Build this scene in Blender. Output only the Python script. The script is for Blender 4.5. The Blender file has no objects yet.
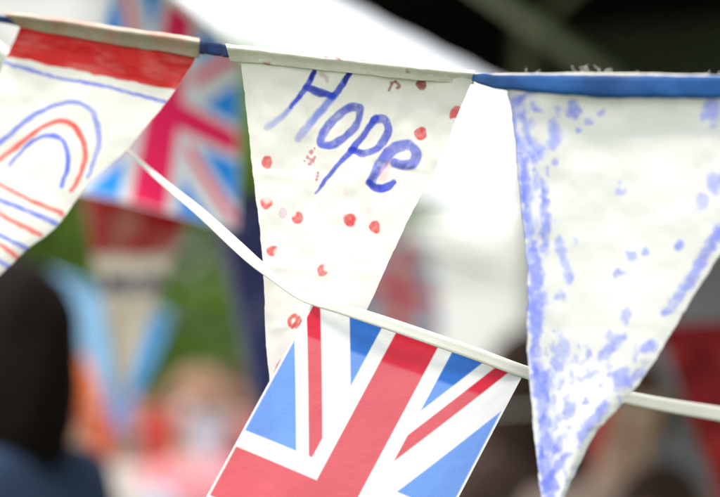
import bpy, bmesh, math, random
import numpy as np
from mathutils import Vector, Matrix

rng = random.Random(7)
scene = bpy.context.scene
COL = scene.collection

# ------------------------------------------------------------------ camera
CAM_Z, PITCH, LENS = 1.55, math.radians(4.0), 85.0
FPX = 720 * LENS / 36.0
FW = np.array([0, math.cos(PITCH), math.sin(PITCH)])
UP = np.array([0, -math.sin(PITCH), math.cos(PITCH)])
RT = np.array([1.0, 0, 0])
CC = np.array([0, 0, CAM_Z])

def P(x, y, d):
    """point at distance d (metres along the view axis) seen at photo pixel x, y"""
    x = np.asarray(x, float); y = np.asarray(y, float); d = np.asarray(d, float)
    x, y, d = np.broadcast_arrays(x, y, d)
    return CC + d[..., None] * (FW + RT * ((x - 360) / FPX)[..., None] + UP * ((248.5 - y) / FPX)[..., None])

cam = bpy.data.cameras.new('camera')
cam.lens = LENS; cam.sensor_width = 36; cam.clip_start = 0.05; cam.clip_end = 500
cam.dof.use_dof = True; cam.dof.focus_distance = 1.298; cam.dof.aperture_fstop = 1.95
camo = bpy.data.objects.new('camera', cam); COL.objects.link(camo)
camo.location = CC; camo.rotation_euler = (math.radians(90) + PITCH, 0, 0)
scene.camera = camo

# ------------------------------------------------------------------ helpers
def lin(c):
    return tuple(((v / 255) / 12.92 if v / 255 <= .04045 else ((v / 255 + .055) / 1.055) ** 2.4) for v in c)

def tag(o, label=None, cat=None, group=None, kind=None):
    if label: o['label'] = label
    if cat: o['category'] = cat
    if group: o['group'] = group
    if kind: o['kind'] = kind
    return o

def empty(name, loc, rz=0.0):
    o = bpy.data.objects.new(name, None); COL.objects.link(o)
    o.location = loc; o.rotation_euler = (0, 0, rz); o.empty_display_size = .05
    return o

def mesh_obj(name, verts, faces, mat, parent=None, smooth=True, world=True, loc=None):
    """verts in world space (world=True) are moved into the parent's space"""
    v = np.asarray(verts, float)
    if parent is not None and world:
        v = v - np.array(parent.location)
    if loc is not None:
        v = v - np.array(loc)
    me = bpy.data.meshes.new(name)
    me.from_pydata(v.tolist(), [], faces if isinstance(faces, list) else faces.tolist())
    me.materials.append(mat)
    if smooth:
        me.polygons.foreach_set('use_smooth', [True] * len(me.polygons))
    me.update()
    o = bpy.data.objects.new(name, me); COL.objects.link(o)
    if parent is not None: o.parent = parent
    if loc is not None: o.location = loc
    return o

_tab = np.random.RandomState(11).rand(64, 64)
def vn(x, y, s, seed=0):
    x = np.asarray(x) / s + seed * 7.31; y = np.asarray(y) / s + seed * 3.77
    xi = np.floor(x).astype(int); yi = np.floor(y).astype(int)
    fx = x - xi; fy = y - yi
    fx = fx * fx * (3 - 2 * fx); fy = fy * fy * (3 - 2 * fy)
    t = lambda a, b: _tab[a % 64, b % 64]
    return (t(xi, yi) * (1 - fx) + t(xi + 1, yi) * fx) * (1 - fy) + (t(xi, yi + 1) * (1 - fx) + t(xi + 1, yi + 1) * fx) * fy

def fbm(x, y, s, seed=0):
    return (vn(x, y, s, seed) * .55 + vn(x, y, s / 2.1, seed + 1) * .3 + vn(x, y, s / 4.3, seed + 2) * .15)

def sstep(a, b, x):
    t = np.clip((x - a) / (b - a), 0, 1)
    return t * t * (3 - 2 * t)

def catmull(pts, n=8):
    p = np.asarray(pts, float)
    if len(p) < 3: return p
    q = np.vstack([2 * p[0] - p[1], p, 2 * p[-1] - p[-2]])
    out = []
    for i in range(1, len(q) - 2):
        for k in range(n):
            t = k / n
            out.append(.5 * ((2 * q[i]) + (-q[i - 1] + q[i + 1]) * t + (2 * q[i - 1] - 5 * q[i] + 4 * q[i + 1] - q[i + 2]) * t * t
                             + (-q[i - 1] + 3 * q[i] - 3 * q[i + 1] + q[i + 2]) * t ** 3))
    out.append(q[-2])
    return np.array(out)

class Paint:
    """colour laid on a cloth by hand: an ink colour and how much of it covers each vertex"""
    def __init__(s, X, Y, warp=1.6, ws=6):
        s.X, s.Y = X, Y
        s.c = np.ones(X.shape + (3,)); s.a = np.zeros(X.shape)
        s.wx = X + (vn(X, Y, ws, 3) - .5) * warp; s.wy = Y + (vn(X, Y, ws, 9) - .5) * warp
    def over(s, m, col):
        col = np.asarray(col, float)
        an = m + s.a * (1 - m)
        s.c = np.where(an[..., None] > 1e-6, (m[..., None] * col + (s.a * (1 - m))[..., None] * s.c) / np.maximum(an, 1e-6)[..., None], s.c)
        s.a = an
    def stroke(s, pts, w, col, alpha=.9, soft=1.0, dry=.35, seed=0, a1=None, col2=None):
        """pts: polyline; w: one half-width or one per point; a1: coverage at the far end"""
        n = len(pts); w = np.full(n, w) if np.isscalar(w) else np.asarray(w, float)
        pw = catmull(np.column_stack([np.asarray(pts, float), w]))
        best = np.full(s.X.shape, 1e9); tt = np.zeros(s.X.shape)
        for i in range(len(pw) - 1):
            ax, ay, aw = pw[i]; bx, by, bw = pw[i + 1]
            L = (bx - ax) ** 2 + (by - ay) ** 2 + 1e-9
            t = np.clip(((s.wx - ax) * (bx - ax) + (s.wy - ay) * (by - ay)) / L, 0, 1)
            d = np.hypot(s.wx - ax - t * (bx - ax), s.wy - ay - t * (by - ay)) - (aw + t * (bw - aw))
            tt = np.where(d < best, (i + t) / (len(pw) - 1), tt); best = np.minimum(best, d)
        m = 1 - sstep(-soft, soft, best)
        al = alpha if a1 is None else alpha + (a1 - alpha) * tt
        m = m * np.minimum(1, al * 1.12) * (1 - dry * .6 * fbm(s.X, s.Y, 9, seed + 4)) * (1 - dry * .55 * sstep(.5, .85, fbm(s.X * .8 + s.Y * .5, s.Y * .7 - s.X * .3, 5, seed)))
        s.over(m, col)
    def daub(s, cx, cy, rx, ry, ang=0, col=(1, 0, 0), alpha=.9, soft=.22, rough=.35, dry=.2, seed=0, bite=None):
        c, n = math.cos(math.radians(ang)), math.sin(math.radians(ang))
        dx, dy = s.wx - cx, s.wy - cy
        u = (dx * c + dy * n) / rx; v = (-dx * n + dy * c) / ry
        r = np.hypot(u, v) + (vn(s.X, s.Y, max(2.5, min(rx, ry)), seed) - .5) * rough
        m = 1 - sstep(1 - soft, 1 + soft, r)
        if bite is not None:
            m = m * (.25 + .75 * sstep(.6, 1.2, np.hypot(s.wx - bite[0], s.wy - bite[1]) / bite[2]))
        m = m * alpha * (1 - dry * vn(s.X, s.Y, 3, seed + 5))
        s.over(m, col)

def N(m):
    return m.node_tree.nodes, m.node_tree.links

def new_mat(name):
    m = bpy.data.materials.new(name); m.use_nodes = True
    m.node_tree.nodes.clear()
    return m

def cloth_mat(name, base, rough=.92, weave=900, bump=.25, trans=.2, var=.08, gloss=.2, thru=0.0):
    """woven or paper sheet: base colour, the hand-laid ink of attribute 'ink' over it"""
    m = new_mat(name); n, l = N(m)
    out = n.new('ShaderNodeOutputMaterial')
    tc = n.new('ShaderNodeTexCoord')
    at = n.new('ShaderNodeAttribute'); at.attribute_name = 'ink'
    nz = n.new('ShaderNodeTexNoise'); nz.inputs['Scale'].default_value = 35; nz.inputs['Detail'].default_value = 5
    nf = n.new('ShaderNodeTexNoise'); nf.inputs['Scale'].default_value = weave; nf.inputs['Detail'].default_value = 2
    l.new(tc.outputs['Object'], nz.inputs['Vector']); l.new(tc.outputs['Object'], nf.inputs['Vector'])
    rp = n.new('ShaderNodeValToRGB')
    rp.color_ramp.elements[0].position = .3; rp.color_ramp.elements[1].position = .7
    b = np.array(base)
    rp.color_ramp.elements[0].color = (*np.clip(b * (1 - var), 0, 1), 1); rp.color_ramp.elements[1].color = (*np.clip(b * (1 + var * .5), 0, 1), 1)
    l.new(nz.outputs['Fac'], rp.inputs['Fac'])
    mx = n.new('ShaderNodeMix'); mx.data_type = 'RGBA'
    l.new(at.outputs['Alpha'], mx.inputs['Factor']); l.new(rp.outputs['Color'], mx.inputs['A']); l.new(at.outputs['Color'], mx.inputs['B'])
    ml = n.new('ShaderNodeMix'); ml.data_type = 'RGBA'; ml.blend_type = 'MULTIPLY'; ml.inputs['Factor'].default_value = 1
    rf = n.new('ShaderNodeMapRange'); rf.inputs['From Min'].default_value = .3; rf.inputs['From Max'].default_value = .7
    rf.inputs['To Min'].default_value = 1 - var; rf.inputs['To Max'].default_value = 1
    l.new(nf.outputs['Fac'], rf.inputs['Value']); l.new(mx.outputs['Result'], ml.inputs['A']); l.new(rf.outputs['Result'], ml.inputs['B'])
    bp = n.new('ShaderNodeBump'); bp.inputs['Strength'].default_value = bump; bp.inputs['Distance'].default_value = .0015
    ad = n.new('ShaderNodeMath'); ad.operation = 'ADD'
    l.new(nz.outputs['Fac'], ad.inputs[0]); l.new(nf.outputs['Fac'], ad.inputs[1]); l.new(ad.outputs[0], bp.inputs['Height'])
    pr = n.new('ShaderNodeBsdfPrincipled'); pr.inputs['Roughness'].default_value = rough
    pr.inputs['Specular IOR Level'].default_value = gloss
    l.new(ml.outputs['Result'], pr.inputs['Base Color']); l.new(bp.outputs['Normal'], pr.inputs['Normal'])
    sh = pr.outputs['BSDF']
    if trans > 0:
        tr = n.new('ShaderNodeBsdfTranslucent'); l.new(ml.outputs['Result'], tr.inputs['Color'])
        ms = n.new('ShaderNodeMixShader'); ms.inputs['Fac'].default_value = trans
        l.new(sh, ms.inputs[1]); l.new(tr.outputs['BSDF'], ms.inputs[2]); sh = ms.outputs['Shader']
    if thru > 0:
        tp = n.new('ShaderNodeBsdfTransparent'); l.new(ml.outputs['Result'], tp.inputs['Color'])
        ms2 = n.new('ShaderNodeMixShader'); ms2.inputs['Fac'].default_value = thru
        l.new(sh, ms2.inputs[1]); l.new(tp.outputs['BSDF'], ms2.inputs[2]); sh = ms2.outputs['Shader']
    l.new(sh, out.inputs['Surface'])
    return m

def plain_mat(name, base, rough=.7, var=.15, scale=8, metal=0.0, bump=.15, trans=0.0, spec=.4):
    m = new_mat(name); n, l = N(m)
    out = n.new('ShaderNodeOutputMaterial'); tc = n.new('ShaderNodeTexCoord')
    nz = n.new('ShaderNodeTexNoise'); nz.inputs['Scale'].default_value = scale; nz.inputs['Detail'].default_value = 6
    l.new(tc.outputs['Object'], nz.inputs['Vector'])
    rp = n.new('ShaderNodeValToRGB'); b = np.array(base)
    rp.color_ramp.elements[0].position = .3; rp.color_ramp.elements[1].position = .7
    rp.color_ramp.elements[0].color = (*np.clip(b * (1 - var), 0, 1), 1); rp.color_ramp.elements[1].color = (*np.clip(b * (1 + var), 0, 1), 1)
    l.new(nz.outputs['Fac'], rp.inputs['Fac'])
    pr = n.new('ShaderNodeBsdfPrincipled'); pr.inputs['Roughness'].default_value = rough; pr.inputs['Metallic'].default_value = metal
    pr.inputs['Specular IOR Level'].default_value = spec
    l.new(rp.outputs['Color'], pr.inputs['Base Color'])
    bp = n.new('ShaderNodeBump'); bp.inputs['Strength'].default_value = bump; bp.inputs['Distance'].default_value = .01
    l.new(nz.outputs['Fac'], bp.inputs['Height']); l.new(bp.outputs['Normal'], pr.inputs['Normal'])
    sh = pr.outputs['BSDF']
    if trans > 0:
        tr = n.new('ShaderNodeBsdfTranslucent'); l.new(rp.outputs['Color'], tr.inputs['Color'])
        ms = n.new('ShaderNodeMixShader'); ms.inputs['Fac'].default_value = trans
        l.new(sh, ms.inputs[1]); l.new(tr.outputs['BSDF'], ms.inputs[2]); sh = ms.outputs['Shader']
    l.new(sh, out.inputs['Surface'])
    return m

def grid_faces(nr, nc):
    i = np.arange(nr - 1)[:, None] * nc + np.arange(nc - 1)[None, :]
    i = i.ravel()
    return np.column_stack([i, i + 1, i + nc + 1, i + nc])

def set_ink(o, c, a):
    at = o.data.attributes.new('ink', 'FLOAT_COLOR', 'POINT')
    at.data.foreach_set('color', np.concatenate([c.reshape(-1, 3), a.reshape(-1, 1)], 1).astype(np.float32).ravel())

def edge(pts, t):
    """points (x, y) of a drawn edge, sampled along its own length"""
    p = catmull(pts, 6); L = np.concatenate([[0], np.cumsum(np.hypot(*np.diff(p, axis=0).T))]); L /= L[-1]
    return np.interp(t, L, p[:, 0]), np.interp(t, L, p[:, 1])

def pennant_grid(left, right, nr, nc, rag=.8, seed=0):
    """photo-plane coordinates of a pennant between its left and right edge, top to tip"""
    t = np.linspace(0, 1, nr)
    lx, ly = edge(left, t); rx, ry = edge(right, t)
    lx = lx + (fbm(lx, ly, 9, seed) - .5) * 2 * rag; rx = rx + (fbm(rx, ry, 9, seed + 5) - .5) * 2 * rag
    s = np.linspace(0, 1, nc)
    X = lx[:, None] * (1 - s) + rx[:, None] * s; Y = ly[:, None] * (1 - s) + ry[:, None] * s
    return X, Y, np.broadcast_to(t[:, None], X.shape), np.broadcast_to(s[None, :], X.shape)

def tube(name, prof, mat, parent=None, closed_prof=True, loc=None):
    """prof: (n_along, n_around, 3) world points -> one closed tube"""
    na, nr = prof.shape[:2]
    f = []
    for i in range(na - 1):
        for k in range(nr if closed_prof else nr - 1):
            k2 = (k + 1) % nr
            f.append((i * nr + k, i * nr + k2, (i + 1) * nr + k2, (i + 1) * nr + k))
    f.append(tuple(range(nr))[::-1]); f.append(tuple((na - 1) * nr + k for k in range(nr)))
    return mesh_obj(name, prof.reshape(-1, 3), f, mat, parent, loc=loc)

def hem(name, top, bot, mat, parent, lip=.007, seed=0):
    """the cloth folded over the tape: a rolled wedge whose top edge stands forward. top/bot rows: x, y, depth"""
    t = np.linspace(0, 1, 90)
    T = catmull(top, 6); B = catmull(bot, 6)
    tl = np.linspace(0, 1, len(T)); bl = np.linspace(0, 1, len(B))
    tp = np.column_stack([np.interp(t, tl, T[:, k]) for k in range(3)]); bt = np.column_stack([np.interp(t, bl, B[:, k]) for k in range(3)])
    wob = (fbm(t * 220, t * 0, 26, seed) - .5)
    sec = [(-.03, .004), (-.14, 0), (-.13, -.5), (-.03, -.86), (.12, -1.0), (.28, -.8), (.5, -.5), (.75, -.24), (.97, -.1), (1.03, -.04), (1.0, .1), (.5, .15)]
    pr = []
    for i in range(len(t)):
        row = []
        for j, (q, dd) in enumerate(sec):
            x = tp[i, 0] + (bt[i, 0] - tp[i, 0]) * q; y = tp[i, 1] + (bt[i, 1] - tp[i, 1]) * q + wob[i] * 2.0
            d = tp[i, 2] + (bt[i, 2] - tp[i, 2]) * q + dd * lip * (1 + .5 * wob[i])
            row.append(P(x, y + (fbm(x, j * 9.0, 12, seed) - .5) * 1.2, d))
        pr.append(row)
    return tube(name, np.array(pr), mat, parent)

def threads(name, spots, mat, parent, seed=0, r=.00016):
    """loose lint and frayed ends: thin bent tubes, one mesh"""
    R = random.Random(seed)
    for (x, y, d, L, ang) in spots:
        V = []; F = []
        a = math.radians(ang); px, py = x, y; pts = []
        for k in range(7):
            pts.append(P(px, py, d + k * .0003)); a += R.uniform(-.7, .7)
            px += math.cos(a) * L / 6; py -= math.sin(a) * L / 6
        b = len(V)
        for k, q in enumerate(pts):
            for j in range(4):
                an = j * math.pi / 2
                V.append(q + RT * math.cos(an) * r + UP * math.sin(an) * r)
        for k in range(6):
            for j in range(4):
                j2 = (j + 1) % 4
                F.append((b + k * 4 + j, b + k * 4 + j2, b + k * 4 + 4 + j2, b + k * 4 + 4 + j))
        mesh_obj(name, V, F, mat, parent)

# ------------------------------------------------------------------ inks
INK_BLUE = lin((52, 74, 204)); INK_DEEP = lin((30, 42, 145)); INK_PALE = lin((140, 152, 245)); INK_SKY = lin((74, 104, 226))
INK_RED = lin((220, 28, 42)); INK_DARKRED = lin((150, 12, 36)); INK_PINK = lin((244, 150, 160))

M_calico = cloth_mat('calico_cloth', (.87, .84, .79), trans=.12, bump=.07, var=.025)
M_calico_cool = cloth_mat('washed_calico', (.77, .765, .745), trans=.12, bump=.08, var=.025)
M_calico_warm = cloth_mat('calico_hem', (.78, .745, .675), trans=.03, bump=.4, var=.1)
M_hem_grey = cloth_mat('unbleached_shaded_hem', (.52, .44, .36), trans=.03, bump=.4, var=.14)  # unbleached tone, darkened further: shade of the front face put into the colour
M_tape = cloth_mat('blue_satin_tape', lin((26, 80, 142)), rough=.6, gloss=.25, weave=1500, trans=.0, bump=.15, var=.1)
M_thread = plain_mat('cotton_thread', (.78, .74, .72), var=.05, scale=60)
M_paper = cloth_mat('printed_paper', (.86, .86, .88), rough=.42, gloss=.5, weave=700, bump=.10, trans=.15, var=.03, thru=.08)
M_ribbon = cloth_mat('white_ribbon', (.84, .82, .76), rough=.6, gloss=.35, weave=1400, trans=.12, bump=.2, var=.05)

def pennant_thing(label, X, Y, D, mat, group='hand made cloth pennants on the near string', origin=None):
    o = empty('pennant', tuple(P(*origin)))
    tag(o, label, 'pennant', group)
    c = mesh_obj('cloth', P(X, Y, D).reshape(-1, 3), grid_faces(*X.shape), mat, o)
    return o, c

# ---- "Hope" pennant
def build_hope():
    left = [(241, 50), (242, 75), (246, 105), (250, 145), (255, 190), (261, 240), (264, 290), (266, 340), (270, 385), (278, 435), (285, 474)]
    right = [(475, 76), (462, 104), (447, 142), (432, 176), (413, 210), (398, 241), (384, 272), (370, 304), (343, 362), (315, 420), (289, 474)]
    X, Y, t, s = pennant_grid(left, right, 400, 330, .9, 2)
    D = 1.312 - (X - 240) / 235 * .024 - .013 * np.exp(-t * 13) + .010 * t + .006 * np.sin(s * 4.2 + t * 2) * t + (fbm(X, Y, 60, 4) - .5) * .006 + (fbm(X, Y, 40, 8) - .5) * .0016
    for (ax, ay, bx, by, am) in [(375, 158, 432, 172, .0010), (250, 172, 330, 182, .0006), (262, 262, 330, 276, .0008), (330, 250, 385, 262, .0006), (268, 330, 300, 322, .0008), (300, 84, 312, 118, .0006), (400, 92, 392, 128, .0007), (255, 78, 262, 120, .0006), (440, 92, 430, 130, .0006)]:
        k = np.clip(((X - ax) * (bx - ax) + (Y - ay) * (by - ay)) / ((bx - ax) ** 2 + (by - ay) ** 2), 0, 1)     # creases
        q = np.hypot(X - ax - k * (bx - ax), Y - ay - k * (by - ay)); D = D - am * np.exp(-(q / 4.5) ** 2) * .8 * np.sin(np.pi * np.clip(k, .02, .98))
    D = D + .0006 * np.exp(-((Y - (158 + .15 * (X - 330))) / 5) ** 2) * sstep(.3, .7, s) * (1 - sstep(.9, 1, s))
    o, c = pennant_thing('calico pennant with Hope painted in blue and red fingerprint dots', X, Y, D, M_calico, origin=(358, 60, 1.30))
    p = Paint(X, Y)
    B, K = INK_BLUE, INK_DEEP
    # H
    p.stroke([(300, 96), (291, 107), (280, 118), (267, 127)], [2.2, 2.2, 3.0, 3.2], INK_SKY, .9, 1.8, .3, 2, a1=.35)
    p.stroke([(314.5, 72), (306.5, 86), (299, 97), (291, 107)], [2.4, 3.2, 2.6, 2.0], B, .98, 1.0, .25, 1, a1=.7)
    p.stroke([(314.5, 71), (311, 78)], 2.2, K, .8, 1.0, .2, 3)
    p.stroke([(349.5, 74), (342, 85), (333, 97)], [2.8, 3.6, 3.2], B, .92, .9, .3, 4)
    p.stroke([(350, 73), (345, 81)], [2.6, 2.8], K, .85, 1.0, .2, 5)
    p.stroke([(334, 96), (320, 112), (306, 128), (298, 139)], [3.4, 3.8, 3.8, 3.4], INK_SKY, .92, 1.8, .3, 6, a1=.42)
    p.stroke([(306, 87), (318, 91.5), (332, 95.5)], [2.6, 4.4, 3.6], B, .95, 1.0, .25, 7)
    p.stroke([(313, 89), (324, 94)], 2.6, K, .55, 1.5, .4, 7)
    # o
    ow = [4.2, 4.4, 4.0, 4.4, 3.8, 4.2, 4.0, 3.8, 4.0]
    p.stroke([(359.6, 108.4), (349, 108), (335.5, 118), (323.5, 133), (321, 143.5), (331, 145), (346, 136.5), (357.7, 122.5), (359.5, 110)], ow, B, .85, 1.1, .5, 8)
    p.stroke([(323.5, 133), (321, 143), (331, 145)], 2, INK_SKY, .5, 2, .3, 9)
    p.stroke([(349, 108), (359, 109), (358, 122)], 2.2, K, .35, 1.6, .5, 9)
    # p
    p.stroke([(376, 118), (364, 134), (352, 149.5), (337, 166), (325, 181), (315, 193.5)], [3.4, 3.2, 3.6, 2.4, 2.0, 1.0], B, .9, 1.0, .4, 10)
    p.stroke([(374, 120), (384, 119.5), (388, 130), (380, 146), (365, 153.5), (351, 150)], [3.6, 4.2, 4.2, 3.8, 3.6, 3.4], B, .88, 1.0, .5, 11)
    p.stroke([(352, 149), (364, 153)], 2.2, K, .5, 1.2, .3, 12)
    # e
    p.stroke([(394, 162.5), (404, 165), (414, 162.5), (416, 152), (408, 145), (396, 147.5), (386, 157), (377, 170), (371, 182)], [4.4, 5.0, 5.2, 5.0, 5.2, 6.0, 6.2, 5.4, 4.4], B, .84, 1.4, .5, 13)
    p.stroke([(369, 183), (376, 188), (385, 188.5), (394, 182)], [3.6, 4.2, 4.2, 2.6], B, .95, 1.0, .3, 14)
    p.stroke([(378, 169), (370, 183), (379, 188)], 2.4, K, .5, 1.5, .3, 15)
    p.daub(386, 171, 5, 9, 20, INK_PINK, .42, .5, .5)
    # fingerprints
    R_, DR = INK_RED, INK_DARKRED
    for i, (x, y, rx, ry, a, col, al) in enumerate([
            (421, 84.5, 5.4, 5.4, 0, DR, .95), (455, 112, 4.0, 7.0, 25, lin((225, 30, 50)), .92), (421, 133, 6.0, 7.4, 30, R_, .92),
            (267, 162, 5.2, 7.6, 10, R_, .9), (297, 218, 6.4, 6.6, 0, R_, .9), (350, 219, 7.2, 7.6, -20, R_, .95), (374.5, 227, 5.4, 6.6, 0, R_, .92),
            (283, 213, 5.0, 4.8, 0, lin((205, 140, 190)), .45), (322, 271, 5.0, 7.0, 0, R_, .85), (272.5, 251, 5.6, 5.8, 0, R_, .88)]):
        bite = {4: (291, 212, 5.5), 8: (328, 268, 4.6), 9: (278, 252, 5), 5: (343, 226, 3.5)}.get(i)
        p.daub(x, y, rx, ry, a, col, al, .16, .45, .25, 20 + i, bite)
    p.daub(266, 203, 6.0, 6.0, 0, R_, .88, .18, .4, .2, 31, (267.5, 196.5, 7.2))
    p.stroke([(290, 325), (290, 318), (295, 316), (297, 321), (292, 327)], 2.0, INK_RED, .85, 1.0, .4, 32)
    p.stroke([(299, 317), (301, 322), (296, 327)], 1.6, INK_RED, .8, 1.0, .4, 33)
    p.stroke([(281, 361), (277, 367), (275, 372)], 1.5, INK_RED, .7, .9, .5, 34)
    for i, (x, y, r_) in enumerate([(311, 152, 2.2), (314, 149, 1.6), (308, 158, 2), (312, 160, 2.6), (310, 164, 1.8), (315, 157, 1.6), (317.5, 176, 2), (316.5, 180, 1.6), (318.5, 172.5, 1.4), (305, 161, 1.4)]):
        p.daub(x, y, r_, r_ * 1.1, 0, lin((190, 60, 90)), .75, .3, .5, .3, 40 + i)
    p.stroke([(389, 90), (392, 84), (395, 81.5)], 1.2, DR, .75, .8, .5, 51)
    p.stroke([(395, 82), (399, 86), (397, 88)], 1.5, DR, .75, .8, .5, 52)
    p.daub(391, 83, 2, 2, 0, DR, .6, .3, .5, .2, 53)
    p.stroke([(321, 74), (326, 78), (328, 82)], [2.5, 2, 1.2], lin((190, 130, 130)), .45, 1.5, .4, 54)
    for (x, y, rx, ry, a, al) in [(366, 200, 7, 11, 10, .2), (370, 212, 3, 6, 0, .22), (345, 193, 3, 4, 0, .15), (333, 222, 3, 5, 0, .12), (315, 130, 4, 3, 0, .1)]:
        p.daub(x, y, rx, ry, a, INK_PINK, al, .6, .6)
    p.daub(317, 208, 6, 4, 0, INK_PALE, .12, .6, .5)
    set_ink(c, p.c, p.a)
    h = hem('hem', [(226, 45, 1.302), (300, 54, 1.296), (390, 63.5, 1.287), (475, 72, 1.278)], [(230, 60, 1.303), (300, 67.5, 1.295), (390, 77, 1.286), (474, 84, 1.2775)], M_calico_warm, o, .0075, 3)
    v = np.empty(len(h.data.vertices) * 3); h.data.vertices.foreach_get('co', v); v = v.reshape(-1, 3) + np.array(o.location) - CC
    dd = v @ FW; hx = 360 + FPX * (v @ RT) / dd; hy = 248.5 - FPX * (v @ UP) / dd
    q = Paint(hx, hy)
    for (x, y, rx, ry) in [(267, 65, 5, 3.5), (327, 57, 3, 2), (339, 58.5, 4, 1.4), (362, 60, 4, 1.2), (407, 71, 4, 1.6), (450, 70, 4, 1.2)]:
        q.daub(x, y, rx, ry, 8, INK_DARKRED, .8, .3, .4, .2, 3)
    set_ink(h, q.c, q.a)
build_hope()

# ---- left pennant: red band, rainbow and stripes
def build_rainbow():
    left = [(22, 24), (8, 54), (-8, 90), (-30, 150), (-54, 230), (-76, 336)]
    right = [(199, 52), (190, 68), (174, 92), (150, 122), (126, 150), (88, 185), (56, 227), (27, 249), (0, 275), (-40, 306), (-72, 336)]
    X, Y, t, s = pennant_grid(left, right, 330, 300, .7, 6)
    D = 1.415 - (X - 0) / 200 * .05 - .009 * np.exp(-t * 16) + .015 * t + .006 * np.sin(s * 5 + 1) * t + (fbm(X, Y, 60, 14) - .5) * .006 + (fbm(X, Y, 38, 8) - .5) * .0014
    o, c = pennant_thing('pennant with a solid red top band and a red and blue rainbow', X, Y, D, M_calico, origin=(105, 35, 1.39))
    p = Paint(X, Y)
    band = sstep(0, 1.6, (57.5 + (X - 8) * .205 + (vn(X, Y, 8, 4) - .5) * 3.5) - Y)
    p.over(band * (.97 - .10 * sstep(.45, .8, fbm(X * .35, Y + X * -.2, 9, 3))), lin((218, 26, 28)))
    p.over(band * .5 * sstep(.5, .75, fbm(X * .3, Y + X * -.2, 7, 13)), lin((190, 14, 24)))
    b1, r1 = lin((70, 96, 226)), lin((236, 62, 58))
    p.stroke([(2, 62), (30, 70), (60, 78), (100, 85), (135, 94), (166, 102)], [1.6, 2.0, 1.6, 2.0, 1.8, 1.8], b1, .75, 1.2, .4, 1)
    p.stroke([(-6, 147), (0, 142), (15, 130), (30, 118), (50, 107), (70, 102.5), (86, 106), (95, 117), (98.5, 135), (97, 152), (88, 177)], [2.6, 2.6, 2.2, 2.8, 2.2, 2.2, 2.4, 3.0, 2.6, 2.4, 1.8], b1, .85, 1.2, .45, 2, a1=.6)
    p.stroke([(-8, 164), (0, 159), (20, 144), (40, 128.5), (60, 121), (74, 126), (83, 142), (85, 158), (80, 175), (71, 191)], [2.8, 2.6, 2.6, 2.4, 2.6, 3.2, 3.0, 2.6, 2.6, 2.0], r1, .85, 1.1, .35, 3)
    p.stroke([(10, 165), (22, 151), (35, 139.5), (50, 135.5), (62, 140), (67.5, 153), (67.5, 168), (61, 186)], [1.6, 1.8, 1.8, 2.2, 2.6, 2.4, 2.4, 2.4], b1, .88, 1.1, .4, 4)
    for i, (pts, col) in enumerate([([(-20, 176), (0, 185), (30, 200), (63, 214)], r1), ([(-25, 188), (0, 200), (30, 212), (56, 224)], b1), ([(-25, 199), (0, 214), (22, 226), (41, 235)], r1),
                                    ([(-25, 221), (0, 235), (27, 249)], b1), ([(-30, 228), (0, 245), (17, 257)], r1), ([(-30, 245), (0, 262), (8, 267)], b1), ([(-40, 255), (-12, 280)], r1), ([(-50, 268), (-28, 290)], b1)]):
        p.stroke(pts, [1.6, 2.2] + [2.4] * (len(pts) - 2), col, .8, 1.3, .4, 20 + i)
    set_ink(c, p.c, p.a)
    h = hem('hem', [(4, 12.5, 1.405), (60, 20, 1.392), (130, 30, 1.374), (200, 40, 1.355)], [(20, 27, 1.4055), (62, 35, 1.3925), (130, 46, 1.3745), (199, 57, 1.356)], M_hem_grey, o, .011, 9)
    v = np.empty(len(h.data.vertices) * 3); h.data.vertices.foreach_get('co', v); v = v.reshape(-1, 3) * 1300
    q = .3 * sstep(.45, .7, fbm(v[:, 0] + 900, v[:, 2] + 900, 14, 4))
    set_ink(h, np.broadcast_to(np.array(lin((205, 110, 100))), (len(q), 3)), q)
build_rainbow()

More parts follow.
